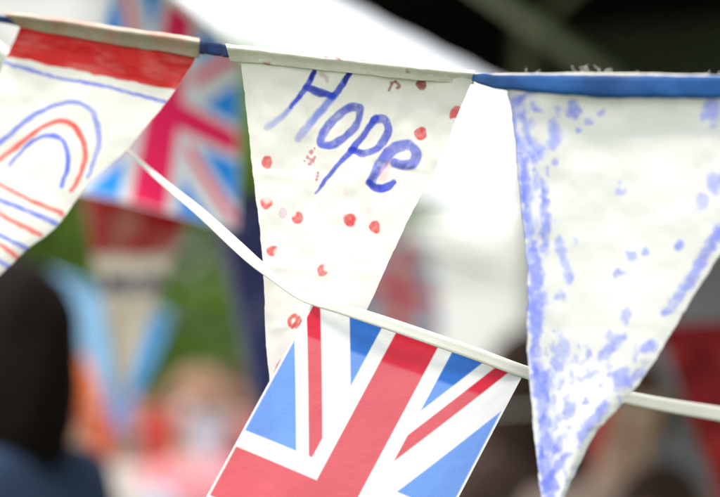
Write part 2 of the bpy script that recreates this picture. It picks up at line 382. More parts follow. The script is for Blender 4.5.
# ---- right pennant: pale blue daubs
def build_daubed():
    left = [(506, 84), (512, 110), (516, 145), (519, 185), (524, 235), (528, 290), (527, 340), (530, 385), (535, 440), (541, 497), (544, 536)]
    right = [(862, 84), (834, 104), (800, 140), (762, 195), (720, 254), (679, 320), (651, 366), (628, 397), (594, 436), (566, 494), (547, 536)]
    X, Y, t, s = pennant_grid(left, right, 380, 300, 1.6, 12)
    D = 1.224 - (X - 510) / 210 * .030 + .008 * t + .006 * np.sin(s * 5.5 + .5) * t + (fbm(X, Y, 80, 24) - .5) * .0045 + (fbm(X, Y, 38, 8) - .5) * .0014
    o, c = pennant_thing('pennant dabbed with pale blue paint along its edges under a blue band', X, Y, D, M_calico_cool, origin=(680, 88, 1.2))
    p = Paint(X, Y, 5, 4.5); b = lin((126, 142, 245)); b2 = lin((92, 112, 236))
    S = [([(509.6, 110), (524, 96)], 3), ([(513, 117), (516, 142)], 4), ([(524, 114), (529, 141)], 4.5), ([(519, 141), (532, 160)], 3), ([(520, 156), (529, 200)], 5.5), ([(543.6, 182), (546, 200)], 4),
         ([(525, 190), (532, 242)], 4), ([(543.6, 190), (546, 221), (543.6, 247)], 4.5), ([(532, 253), (538, 284)], 8), ([(559, 240), (570, 281)], 5), ([(538, 305), (535, 353)], 6), ([(602, 356), (621, 337)], 5.5),
         ([(581, 380), (597, 372)], 4), ([(581, 437), (605, 405)], 5.5), ([(629, 383), (641, 372)], 5), ([(540, 370), (546, 445)], 6.5), ([(546, 482), (567, 455)], 5), ([(668, 311), (682, 292), (696, 272), (709, 246), (719, 232)], 6.5),
         ([(719, 232), (745, 200), (770, 160)], 8), ([(515, 100), (534, 92)], 2), ([(522, 165), (526, 235)], 3), ([(531, 290), (534, 340)], 5), ([(552, 470), (549, 500)], 5), ([(540, 448), (546, 490)], 4), ([(533, 360), (536, 395)], 4)]
    for i, (pts, w) in enumerate(S):
        p.stroke(pts, w * .85, b2 if i % 3 else b, .72, 2.4, .9, 30 + i)
    Dd = [(536, 109, 5, 4, 0), (537, 151, 8, 9, 0), (554, 135, 7, 15, 5), (558.6, 110.6, 5, 5, 0), (574, 111, 6.5, 10, -10), (589.5, 122, 4.5, 3, -10), (601, 112, 5, 3, 0), (580, 130, 3, 4, 0), (554, 164, 3, 4, 0),
          (559, 296, 7, 3.5, -35), (542, 300, 6, 7, 0), (534.5, 313, 6, 10, 0), (618, 274, 4, 5, 0), (562, 351, 8, 13, 20), (648, 346, 9, 5.5, -10), (626, 316, 5, 7, 15), (546, 380, 6, 10, 0), (570, 410, 6, 10, 15),
          (621, 380, 8, 10, 20), (559, 445, 5, 9, 10), (701, 204, 7, 10, 5), (631, 256, 5, 5.5, 0), (645.6, 252.7, 5, 5, 0), (621, 273, 5.5, 4, 0), (679, 244, 4, 5, 0), (620, 183, 3, 3, 0), (714, 183, 7, 11, 0),
          (713, 112, 10, 13, 0), (728, 185, 10, 20, 10), (621, 192, 5, 3, 0), (610, 335, 5, 5, 0), (556, 366, 5, 8, 0), (588, 355, 4, 5, 0), (553, 402, 4, 6, 0), (585, 402, 3, 5, 0), (568, 427, 3, 4, 0), (600, 385, 3, 3, 0), (740, 130, 9, 14, 0), (770, 120, 10, 12, 0)]
    for i, (x, y, rx, ry, a) in enumerate(Dd):
        p.daub(x, y, rx, ry, a, b if i % 2 else b2, .5 + .3 * ((i * 37) % 10) / 10, .35, .6, .3, 60 + i)
    R = random.Random(21)
    for k in range(110):      # small dabs crowding the left edge
        y = R.uniform(95, 500); x = 511 + (y - 90) * .072 + abs(R.gauss(0, 15)) + 2
        p.daub(x, y, R.uniform(1.3, 3.4), R.uniform(2, 7), R.uniform(-25, 25), b if k % 2 else b2, R.uniform(.2, .65), .35, .7, .5, 90 + k)
    for k in range(46):      # and the tip
        y = R.uniform(345, 500); x = R.uniform(535, 690 - (y - 340) * .8)
        p.daub(x, y, R.uniform(1.5, 3.4), R.uniform(2.5, 7.5), R.uniform(5, 45), b if k % 2 else b2, R.uniform(.2, .6), .35, .7, .5, 190 + k)
    # thin wash near the left edge
    wash = (1 - sstep(6, 34, X - (508 + (Y - 90) * .075))) * sstep(.42, .7, fbm(X, Y, 14, 5)) * .4
    p.over(wash, INK_PALE)
    low = sstep(330, 400, Y) * sstep(.5, .72, fbm(X, Y, 15, 15)) * .2
    p.over(low, INK_PALE)
    set_ink(c, p.c, p.a)
    # folded top of the cloth that shows as a pale line over the tape
    x = np.array([474, 500, 560, 620, 680, 720, 780, 860.]); y = np.array([73.5, 74.5, 74.5, 74, 75, 76, 76, 76.])
    d = np.interp(x, [474, 482, 510, 560, 600, 660, 720, 860], [1.272, 1.250, 1.218, 1.2085, 1.2, 1.193, 1.183, 1.165]) + .0035
    top = np.column_stack([x, y, d + .001]); bot = np.column_stack([x, y + np.interp(x, [474, 490], [4, 8]), d + .002])
    h = hem('hem', top, bot, M_calico_warm, o, .0015, 14)
    v = np.zeros(len(h.data.vertices)); set_ink(h, np.ones((len(v), 3)), v)
    R = random.Random(8)
    sp = [(581, 73, 1.212, 13, 70), (583, 73, 1.212, 10, 40), (588, 72, 1.212, 12, 110), (600, 72.5, 1.212, 10, 80), (604, 72, 1.21, 9, 50), (612, 73, 1.21, 9, 120), (578, 73, 1.21, 10, 150)]
    for k in range(14):
        sp.append((R.uniform(480, 720), 74, 1.215, R.uniform(2, 7), R.uniform(20, 160)))
    threads('frayed_thread', sp, M_thread, o, 4)
build_daubed()

# ---- the tape all three hang from
def build_tape():
    # x, y centre, half height, depth
    K = [(-760, -130, 4, 1.66), (-400, -60, 4, 1.55), (-120, -2, 4, 1.462), (0, 19, 4, 1.421), (100, 33, 4, 1.398), (192, 47, 6.2, 1.371), (206, 48, 6.6, 1.352), (220, 49.5, 6.4, 1.340), (232, 52, 6.0, 1.3185), (300, 59.5, 3.6, 1.3105), (400, 70, 3.6, 1.2995),
         (462, 76, 3.4, 1.2915), (473, 77.5, 3.6, 1.272), (482, 79, 5.6, 1.250), (510, 82.5, 8, 1.218), (560, 84.5, 10, 1.2085), (600, 86.5, 11.3, 1.2), (660, 87, 11.6, 1.193), (720, 87.5, 11.8, 1.183), (860, 88, 12, 1.165), (1100, 80, 9, 1.12), (1500, 40, 6, 1.06)]
    K = catmull(K, 12)
    pr = []
    for i, (x, y, h, d) in enumerate(K):
        row = []
        for q, dd in [(-1, 0), (-.95, -.0006), (-.5, -.0010), (0, -.0009), (.5, -.0012), (.95, -.0006), (1, 0), (.9, .0006), (0, .0006), (-.9, .0006)]:
            wob = (fbm(x + 300, q * 20 + 50, 22, 3) - .5) * .0024
            row.append(P(x, y + q * h + (vn(x + 400, q * 3 + 9, 9, 2) - .5) * 1.3, d + dd + wob))
        pr.append(row)
    loc = tuple(P(360, 68, 1.3))
    o = tube('bunting_tape', np.array(pr), M_tape, loc=loc)
    n = len(o.data.vertices)
    v = np.empty(n * 3); o.data.vertices.foreach_get('co', v); v = v.reshape(-1, 3)
    x = v[:, 0] * 1300; y = v[:, 2] * 1300
    a = np.clip(.05 + .45 * sstep(.46, .68, fbm(x + 600, y * .6 + 300, 34, 6)), 0, 1)
    a = np.where(x < -94, .95, a)
    set_ink(o, np.broadcast_to(np.array(lin((12, 34, 78))), (n, 3)), a)
    tag(o, 'blue satin tape that the cloth pennants hang from, wide on the right', 'tape')
build_tape()

# ------------------------------------------------------------------ union flags
def union_ink(u, v, aa, body, hemink=None, hem_v=0.0):
    """u 0..30 across the short side, v 0..45 along the long side -> colour and coverage"""
    blue, red = (np.array(c) for c in body)
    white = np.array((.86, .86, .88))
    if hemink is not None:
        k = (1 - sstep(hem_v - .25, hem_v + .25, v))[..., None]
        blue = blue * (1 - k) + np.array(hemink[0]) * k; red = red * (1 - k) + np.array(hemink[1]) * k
    c = np.broadcast_to(blue, u.shape + (3,)).copy()
    du, dv = u - 15, v - 22.5
    sx = np.where(du >= 0, 1.0, -1.0); sy = np.where(dv >= 0, 1.0, -1.0)
    L = math.hypot(15, 22.5); dx, dy = sx * 15 / L, sy * 22.5 / L
    lat = du * (-dy) + dv * dx
    def put(m, col):
        nonlocal c
        m = m[..., None]; c = c * (1 - m) + col * m
    put(1 - sstep(-aa, aa, np.abs(lat) - 3.3), white)
    put((1 - sstep(-aa, aa, np.abs(lat + .95) - .82)), red)
    cr = np.minimum(np.abs(du), np.abs(dv))
    put(1 - sstep(-aa, aa, cr - 5), white); put(1 - sstep(-aa, aa, cr - 3), red)
    ed = np.minimum(np.minimum(u, 30 - u), 45 - v)
    put(1 - sstep(-aa, aa, ed - .3), white)
    return c

def union_flag(label, A, B, C, D, dep, nr, nc, body, mat, group, hemink=None, bend=.01, seed=0, parts=True):
    s = np.linspace(0, 1, nc)[None, :]; t = np.linspace(0, 1, nr)[:, None]
    A, B, C, D = (np.array(q, float) for q in (A, B, C, D))
    X = (A[0] * (1 - s) + B[0] * s) * (1 - t) + (D[0] * (1 - s) + C[0] * s) * t
    Y = (A[1] * (1 - s) + B[1] * s) * (1 - t) + (D[1] * (1 - s) + C[1] * s) * t
    # the loose edges of the sheet are not ruler straight
    X = X + (fbm(t * 90, t * 0 + seed, 40, seed) - .5) * (s - .5) * 10 * t; Y = Y + (fbm(s * 60, s * 0 + seed, 40, seed) - .5) * 5 * t
    d0, d1, d2, d3 = dep
    Dp = (d0 * (1 - s) + d1 * s) * (1 - t) + (d3 * (1 - s) + d2 * s) * t
    Dp = Dp + bend * np.sin(s * 3.6 + t * 2.2 + seed) * t + bend * .5 * (fbm(s * 100, t * 150, 55, seed) - .5) * np.minimum(1, t * 5) + bend * .09 * (fbm(s * 100, t * 150, 11, seed) - .5)
    o = empty('paper_flag', tuple(P(*(A + B) / 2, (d0 + d1) / 2)))
    tag(o, label, 'flag', group)
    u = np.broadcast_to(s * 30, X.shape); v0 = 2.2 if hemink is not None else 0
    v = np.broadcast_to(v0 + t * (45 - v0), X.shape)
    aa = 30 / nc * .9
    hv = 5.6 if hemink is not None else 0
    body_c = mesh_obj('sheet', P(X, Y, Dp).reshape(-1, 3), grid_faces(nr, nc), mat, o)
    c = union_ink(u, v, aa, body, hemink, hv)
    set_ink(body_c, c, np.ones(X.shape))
    if parts:   # the sheet's top turned over the ribbon and glued down behind
        k = int(nr * (hv - v0) / (45 - v0)) + 1
        Xb, Yb, Db = X[:k], Y[:k], Dp[:k] + .0012
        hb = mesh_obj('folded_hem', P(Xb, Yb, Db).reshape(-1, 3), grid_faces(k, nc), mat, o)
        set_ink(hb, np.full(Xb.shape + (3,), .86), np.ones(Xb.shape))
    return o

FLAGS = 'paper union flags strung on white ribbon'
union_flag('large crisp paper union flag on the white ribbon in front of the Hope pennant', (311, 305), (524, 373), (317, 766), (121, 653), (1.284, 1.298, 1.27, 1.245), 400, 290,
           (lin((112, 154, 232)), lin((214, 94, 106))), M_paper, FLAGS, hemink=(lin((40, 112, 206)), lin((214, 30, 60))), bend=.008, seed=1)  # body inks paled, backlit sheen put into the colour; doubled hem stays saturated
M_paper2 = cloth_mat('printed_paper_far', (.8, .8, .8), rough=.45, gloss=.4, weave=300, bump=.05, trans=.12, var=.03)
bright = (lin((44, 158, 255)), lin((255, 44, 104)))
union_flag('big blurred paper union flag between the rainbow pennant and the Hope pennant', (122, -44), (240, 60), (238, 229), (58, 187), (2.10, 2.15, 1.93, 1.90), 150, 100, bright, M_paper2, FLAGS, bend=.014, seed=2, parts=False)
union_flag('far small paper union flag just right of the Hope pennant', (372, 226), (432, 252), (442, 348), (352, 338), (3.25, 3.3, 3.35, 3.3), 80, 56, (lin((110, 150, 235)), lin((255, 70, 104))), M_paper2, FLAGS, bend=.02, seed=4, parts=False)

def ribbon(label, K, mat, thick=.00045, group='ribbon strings of the paper flags'):
    K = catmull(K, 10); pr = []
    for i, (x, y, w, d) in enumerate(K):
        a = K[max(0, i - 1)]; b = K[min(len(K) - 1, i + 1)]
        tx, ty = b[0] - a[0], b[1] - a[1]; L = math.hypot(tx, ty) + 1e-9
        nx, ny = -ty / L, tx / L
        row = []
        for q, dd in [(-1, 0), (-.85, -1), (-.3, -1.5), (.1, -.7), (.5, -1.5), (.9, -1), (1, 0), (.8, .6), (0, .6), (-.8, .6)]:
            h = w / 2 * q
            row.append(P(x + nx * h, y + ny * h, d + dd * thick))
        pr.append(row)
    m = K[len(K) // 2]; loc = tuple(P(m[0], m[1], m[3]))
    o = tube('ribbon_string', np.array(pr), mat, loc=loc)
    n = len(o.data.vertices); set_ink(o, np.ones((n, 3)), np.zeros(n))
    tag(o, label, 'ribbon', group)
    return o
ribbon('white ribbon crossing in front of the Hope pennant and carrying the large flag', [(-500, -360, 6, 2.0), (-200, -110, 6, 1.70), (40, 78, 6, 1.50), (90, 118, 5, 1.46), (118, 141, 3.5, 1.435), (130, 152, 3.4, 1.42), (146, 167, 5, 1.402), (168, 186, 7, 1.38), (200, 212, 9.5, 1.35), (235, 244, 11.5, 1.318), (255, 262, 11, 1.302), (275, 278, 9, 1.295),
        (295, 293, 8, 1.288), (312, 301, 8.5, 1.281), (340, 308.5, 11, 1.279), (380, 321, 12.5, 1.279), (430, 338, 13, 1.283), (480, 355.5, 13, 1.290), (522, 371, 13, 1.297), (560, 382.5, 12.5, 1.32), (600, 391.5, 12.5, 1.345), (660, 404, 13.5, 1.38), (720, 414, 14.5, 1.42), (820, 430, 15, 1.48), (1050, 440, 12, 1.6), (1400, 420, 10, 1.8)], M_ribbon)
ribbon('blurred ribbon receding from the big flag to the far small flag', [(20, -150, 9, 2.05), (122, -46, 8, 2.10), (240, 58, 8, 2.15), (310, 150, 6, 2.65), (372, 222, 5.5, 3.25), (432, 248, 5.5, 3.3), (500, 270, 4.5, 3.9), (560, 270, 4, 4.6)], M_ribbon)

# ------------------------------------------------------------------ cloth pennants on the string behind
def back_pennant(label, L, R, tip, d, mat, paint, seed, nr=110, nc=90):
    left = [L, ((L[0] * 2 + tip[0]) / 3 - 1, (L[1] * 2 + tip[1]) / 3), ((L[0] + tip[0] * 2) / 3 + 1, (L[1] + tip[1] * 2) / 3), (tip[0] - 1, tip[1])]
    right = [R, ((R[0] * 2 + tip[0]) / 3 + 1, (R[1] * 2 + tip[1]) / 3), ((R[0] + tip[0] * 2) / 3 - 1, (R[1] + tip[1] * 2) / 3), (tip[0] + 1, tip[1])]
    X, Y, t, s = pennant_grid(left, right, nr, nc, .8, seed)
    D = d + .015 * t + .012 * np.sin(s * 5 + seed) * t + (fbm(X, Y, 40, seed) - .5) * .01
    o, c = pennant_thing(label, X, Y, D, mat, 'cloth pennants on the strings behind', ((L[0] + R[0]) / 2, (L[1] + R[1]) / 2, d))
    p = Paint(X, Y); paint(p, X, Y, t, s); set_ink(c, p.c, p.a)
    h = hem('hem', [(L[0] - 2, L[1] - 4, d), ((L[0] + R[0]) / 2, (L[1] + R[1]) / 2 - 4, d), (R[0] + 2, R[1] - 4, d)], [(L[0], L[1] + 5, d), ((L[0] + R[0]) / 2, (L[1] + R[1]) / 2 + 5, d), (R[0], R[1] + 5, d)], mat, o, .006, seed)
    n = len(h.data.vertices); set_ink(h, np.broadcast_to(p.c[2, nc // 2], (n, 3)), np.full(n, p.a[2, nc // 2]))
    return o
M_cream = cloth_mat('cream_cloth', (.72, .63, .52), trans=.15)
M_navy = cloth_mat('navy_cloth', (.045, .05, .15), trans=.1)
M_redcloth = cloth_mat('red_cloth', (.30, .02, .025), trans=.1)
def paint_red_cream(p, X, Y, t, s):
    p.over(sstep(0, 4, 257 - Y) * (.78 + .22 * sstep(.35, .6, fbm(X, Y, 26, 3))), lin((158, 16, 22)))
    p.over((1 - sstep(0, .08, s)) * sstep(0, 4, 257 - Y) * .5, lin((200, 150, 130)))
    k = lin((52, 58, 100)); y0, y1 = 276, 293
    def L(*pts): p.stroke(pts, 2.3, k, .95, 1, .2, 3)
    L((98, y0), (99, y1 - 3), (104, y1), (108, y1 - 3), (108, y0)); L((113, y1), (113, y0), (122, y1), (122, y0)); L((128, y0), (128, y1))
    L((139, y0), (134, y0 + 8), (138, y1), (144, y1 - 2), (146, y0 + 8), (139, y0)); L((151, y1), (151, y0), (160, y1), (160, y0))
def paint_navy(p, X, Y, t, s):
    p.over((1 - sstep(.05, .16, s)) * .75, lin((150, 148, 170)))
    p.over(sstep(.55, .7, fbm(X, Y, 40, 8)) * .35, lin((110, 108, 140)))
def paint_red(p, X, Y, t, s):
    p.over(sstep(.45, .65, fbm(X, Y, 34, 8)) * .6, lin((205, 70, 60)))
    p.over(sstep(.55, .7, fbm(X, Y, 30, 28)) * .6, lin((90, 12, 16)))
back_pennant('red topped cream pennant with dark letters, hanging below the big blurred flag', (79, 182), (194, 194), (121, 404), 2.30, M_cream, paint_red_cream, 31)
back_pennant('navy cloth pennant half hidden behind the left edge of the Hope pennant', (208, 196), (326, 205), (262, 440), 2.25, M_navy, paint_navy, 33)
def paint_sky(p, X, Y, t, s):
    p.over(sstep(.5, .8, s) * .8, lin((84, 168, 236)))
    p.over(sstep(.55, .9, t) * .5, lin((150, 150, 225)))
M_skyblue = cloth_mat('pale_blue_cloth', lin((160, 208, 250)), trans=.25)
back_pennant('pale blue pennant showing on both sides of the red topped cream pennant', (52, 275), (170, 320), (118, 436), 2.9, M_skyblue, paint_sky, 36)
ribbon('thin cord above the pale blue pennant', [(-90, 240, 3, 2.85), (52, 272, 3, 2.9), (170, 317, 3, 2.9), (300, 345, 3, 2.95)], M_navy, group='cords of the cloth pennants behind')
back_pennant('dark red pennant hanging at the right behind the cream ribbon', (664, 340), (800, 332), (728, 530), 2.35, M_redcloth, paint_red, 35)
ribbon('thin cord of the three small pennants low at the right', [(480, 412, 3, 2.9), (572, 406, 3, 2.85), (662, 397, 3, 2.85), (720, 389, 3, 2.85), (900, 360, 3, 2.85)], M_ribbon, group='cords of the cloth pennants behind')
ribbon('dark cord above the red topped cream pennant', [(-80, 168, 4, 2.33), (79, 178, 4, 2.31), (194, 190, 4, 2.30), (326, 201, 4, 2.26), (450, 200, 4, 2.6), (560, 180, 4, 3.0)], M_navy, group='cords of the cloth pennants behind')
ribbon('red tape above the dark red pennant on the right', [(560, 326, 12, 2.5), (600, 330, 17, 2.45), (664, 334, 20, 2.36), (800, 326, 20, 2.35), (900, 310, 20, 2.35)], M_redcloth, group='cords of the cloth pennants behind')

# small pennants of a far string low over the crowd
def plain_paint(c):
    def f(p, X, Y, t, s):
        p.over(sstep(.3, .75, fbm(X, Y, 26, 5)) * .8, c)
    return f
FAR = [('orange red', (82, 436), (126, 440), (104, 500), (226, 80, 50), (235, 120, 80)), ('pale mint', (30, 432), (76, 436), (54, 496), (200, 222, 214), (236, 240, 236)),
       ('scarlet', (134, 440), (176, 444), (156, 506), (216, 52, 46), (240, 110, 100)), ('lavender white', (184, 444), (228, 446), (206, 508), (206, 200, 226), (238, 228, 236)),
       ('rose pink', (236, 446), (280, 448), (258, 510), (228, 110, 130), (240, 160, 170))]
for (nm, L, R_, T, c0, c1) in FAR:
    back_pennant('small %s pennant on the far string low over the crowd' % nm, (L[0], L[1] - 26), (R_[0], R_[1] - 26), (T[0], T[1] - 26), 4.0, cloth_mat('far_cloth', lin(c0), trans=.25), plain_paint(lin(c1)), 50 + len(nm), 50, 40)
ribbon('thin cord of the far small pennants low over the crowd', [(-40, 402, 2, 3.9), (54, 404, 2, 4), (156, 412, 2, 4), (258, 417, 2, 4), (360, 424, 2, 4.1), (460, 430, 2, 4.2)], M_ribbon, group='cords of the cloth pennants behind')
for (nm, L, R_, T, c0, c1) in [('bright red', (572, 410), (612, 406), (594, 474), (206, 34, 44), (226, 80, 84)), ('buff', (620, 406), (662, 401), (644, 468), (190, 150, 126), (214, 190, 170)), ('grey green', (672, 400), (716, 393), (696, 462), (90, 100, 92), (130, 132, 126))]:
    back_pennant('small %s pennant low at the right behind the cream ribbon' % nm, L, R_, T, 2.85, cloth_mat('far_cloth', lin(c0), trans=.25), plain_paint(lin(c1)), 60 + len(nm), 50, 40)

# ------------------------------------------------------------------ ground, sky
def ground_mat():
    m = new_mat('grass_ground'); n, l = N(m)
    out = n.new('ShaderNodeOutputMaterial'); pr = n.new('ShaderNodeBsdfPrincipled'); pr.inputs['Roughness'].default_value = .95
    tc = n.new('ShaderNodeTexCoord'); a = n.new('ShaderNodeTexNoise'); a.inputs['Scale'].default_value = .6; a.inputs['Detail'].default_value = 8
    b = n.new('ShaderNodeTexNoise'); b.inputs['Scale'].default_value = 60; b.inputs['Detail'].default_value = 3
    l.new(tc.outputs['Object'], a.inputs['Vector']); l.new(tc.outputs['Object'], b.inputs['Vector'])
    ad = n.new('ShaderNodeMath'); ad.operation = 'ADD'; l.new(a.outputs['Fac'], ad.inputs[0]); l.new(b.outputs['Fac'], ad.inputs[1])
    rp = n.new('ShaderNodeValToRGB'); rp.color_ramp.elements[0].position = .35; rp.color_ramp.elements[1].position = .65
    rp.color_ramp.elements[0].color = (.05, .085, .02, 1); rp.color_ramp.elements[1].color = (.10, .15, .035, 1)
    mu = n.new('ShaderNodeMath'); mu.operation = 'MULTIPLY'; mu.inputs[1].default_value = .5
    l.new(ad.outputs[0], mu.inputs[0]); l.new(mu.outputs[0], rp.inputs['Fac']); l.new(rp.outputs['Color'], pr.inputs['Base Color'])
    bp = n.new('ShaderNodeBump'); bp.inputs['Distance'].default_value = .04; l.new(b.outputs['Fac'], bp.inputs['Height']); l.new(bp.outputs['Normal'], pr.inputs['Normal'])
    l.new(pr.outputs['BSDF'], out.inputs['Surface']); return m
g = mesh_obj('ground', [(-200, -200, 0), (200, -200, 0), (200, 200, 0), (-200, 200, 0)], [(0, 1, 2, 3)], ground_mat(), smooth=False)
tag(g, kind='structure')

# ------------------------------------------------------------------ trees and hedge
def leaf_mat(name, c0, c1):
    m = new_mat(name); n, l = N(m)
    out = n.new('ShaderNodeOutputMaterial'); pr = n.new('ShaderNodeBsdfPrincipled'); pr.inputs['Roughness'].default_value = .55
    ge = n.new('ShaderNodeNewGeometry'); rp = n.new('ShaderNodeValToRGB')
    rp.color_ramp.elements[0].color = (*c0, 1); rp.color_ramp.elements[1].color = (*c1, 1)
    l.new(ge.outputs['Random Per Island'], rp.inputs['Fac']); l.new(rp.outputs['Color'], pr.inputs['Base Color'])
    tr = n.new('ShaderNodeBsdfTranslucent'); l.new(rp.outputs['Color'], tr.inputs['Color'])
    ms = n.new('ShaderNodeMixShader'); ms.inputs['Fac'].default_value = .5
    l.new(pr.outputs['BSDF'], ms.inputs[1]); l.new(tr.outputs['BSDF'], ms.inputs[2]); l.new(ms.outputs['Shader'], out.inputs['Surface'])
    return m
M_leaf = [leaf_mat('leaf_green', (.10, .19, .022), (.17, .29, .035)), leaf_mat('leaf_deep', (.09, .17, .02), (.15, .26, .03)), leaf_mat('leaf_light', (.11, .20, .022), (.18, .30, .04))]
M_bark = plain_mat('bark', (.11, .085, .06), var=.35, scale=14, bump=.6)

def leaves(R, blobs, n, size):
    V = []; F = []
    tot = sum(b[3] ** 2 for b in blobs)
    for (cx, cy, cz, r) in blobs:
        for k in range(int(n * r * r / tot)):
            z = R.uniform(-1, 1); a = R.uniform(0, 2 * math.pi); q = math.sqrt(1 - z * z); rr = r * R.uniform(.45, 1.0) ** .6
            c = np.array((cx + rr * q * math.cos(a), cy + rr * q * math.sin(a), cz + rr * z * .85))
            if c[2] < .03: continue
            e1 = np.array([R.gauss(0, 1) for _ in range(3)]); e1 /= np.linalg.norm(e1)
            e2 = np.cross(e1, [R.gauss(0, 1) for _ in range(3)]); e2 /= np.linalg.norm(e2)
            s = size * R.uniform(.6, 1.3); b = len(V)
            V += [c - e1 * s, c + e2 * s * .45, c + e1 * s, c - e2 * s * .45]
            F.append((b, b + 1, b + 2, b + 3))
    return V, F

def limb(V, F, p0, p1, r0, r1, n=7, bendv=(0, 0, 0)):
    p0, p1, bv = np.array(p0, float), np.array(p1, float), np.array(bendv, float)
    d = (p1 - p0) / np.linalg.norm(p1 - p0); e = np.cross(d, (0.3, .9, .1)); e /= np.linalg.norm(e); f = np.cross(d, e)
    b = len(V)
    for i in range(7):
        t = i / 6; c = p0 + (p1 - p0) * t + bv * math.sin(t * math.pi); r = r0 + (r1 - r0) * t
        for k in range(n):
            a = 2 * math.pi * k / n; V.append(c + (e * math.cos(a) + f * math.sin(a)) * r)
    for i in range(6):
        for k in range(n):
            k2 = (k + 1) % n; F.append((b + i * n + k, b + i * n + k2, b + (i + 1) * n + k2, b + (i + 1) * n + k))

def tree(label, x, y, h, w, mat, seed, nleaf=5000):
    R = random.Random(seed); o = empty('tree', (x, y, 0)); tag(o, label, 'tree', 'trees behind the fete')
    V, F = [], []
    th = h * .42
    limb(V, F, (x, y, -.05), (x + R.uniform(-.2, .2), y, th), .06 * h / 2.2, .04 * h / 2.2, 9, (R.uniform(-.1, .1), 0, 0))
    blobs = []
    for k in range(9):
        a = R.uniform(0, 2 * math.pi); rr = w * R.uniform(.2, .8); z = h * R.uniform(.42, .85)
        q = (x + rr * math.cos(a), y + rr * math.sin(a), z)
        limb(V, F, (x, y, th * R.uniform(.7, .98)), q, .025 * h / 2.2, .008, 6, (0, 0, .1)); blobs.append((*q, w * R.uniform(.32, .55)))
    blobs.append((x, y, h * .82, w * .5)); blobs.append((x, y, h * .6, w * .7))
    for k in range(5):
        a = R.uniform(0, 2 * math.pi); blobs.append((x + w * .8 * math.cos(a), y + w * .8 * math.sin(a), h * R.uniform(.28, .5), w * .38))
    mesh_obj('trunk', V, F, M_bark, o)
    V, F = leaves(R, blobs, nleaf, .1); mesh_obj('crown', V, F, mat, o, smooth=False)
tree('pale green tree left of the others, behind the head of the woman in navy', -3.1, 15.5, 4.3, 1.9, M_leaf[0], 1)
tree('rounded bright green tree behind the red topped cream pennant', -1.75, 14.5, 4.6, 1.7, M_leaf[2], 2)
tree('deep green tree behind the navy pennant', -.75, 16.5, 5.0, 1.5, M_leaf[1], 3)
tree('small tree at the right end of the green row, beside the white marquee', -.05, 15.6, 4.3, .8, M_leaf[0], 4, 3500)
tree('dark tree at the far left in front of the pale building', -5.0, 17, 4.4, 2.1, M_leaf[1], 5)
def hedge():
    R = random.Random(9); o = empty('hedge', (-2.6, 13.2, 0)); tag(o, 'long clipped green hedge in front of the row of trees', 'hedge')
    V, F = [], []
    blobs = [(-7 + k * .33 + R.uniform(-.1, .1), 13.2 + R.uniform(-.15, .15), z, R.uniform(.38, .5)) for k in range(23) for z in (.35, .95, 1.5, 1.95)]
    V, F = leaves(R, blobs, 16000, .07); mesh_obj('foliage', V, F, M_leaf[0], o, smooth=False)
    V, F = [], []
    for k in range(12):
        x = -6.9 + k * .6; limb(V, F, (x, 13.2, -.02), (x + R.uniform(-.15, .15), 13.2, 1.5), .04, .015, 6)
    mesh_obj('stem', V, F, M_bark, o)
hedge()

# ------------------------------------------------------------------ box helpers
def box(V, F, x0, x1, y0, y1, z0, z1, M=None):
    b = len(V)
    for z in (z0, z1):
        for (x, y) in ((x0, y0), (x1, y0), (x1, y1), (x0, y1)):
            V.append(np.array(M @ Vector((x, y, z))) if M else np.array((x, y, z), float))
    F += [(b + 3, b + 2, b + 1, b), (b + 4, b + 5, b + 6, b + 7)] + [(b + i, b + (i + 1) % 4, b + 4 + (i + 1) % 4, b + 4 + i) for i in range(4)]

def part_box(name, dims, mat, parent, M=None, bevel=0):
    V, F = [], []; box(V, F, *dims, M=M)
    o = mesh_obj(name, V, F, mat, parent, smooth=False)
    if bevel:
        md = o.modifiers.new('bevel', 'BEVEL'); md.width = bevel; md.segments = 2
    return o

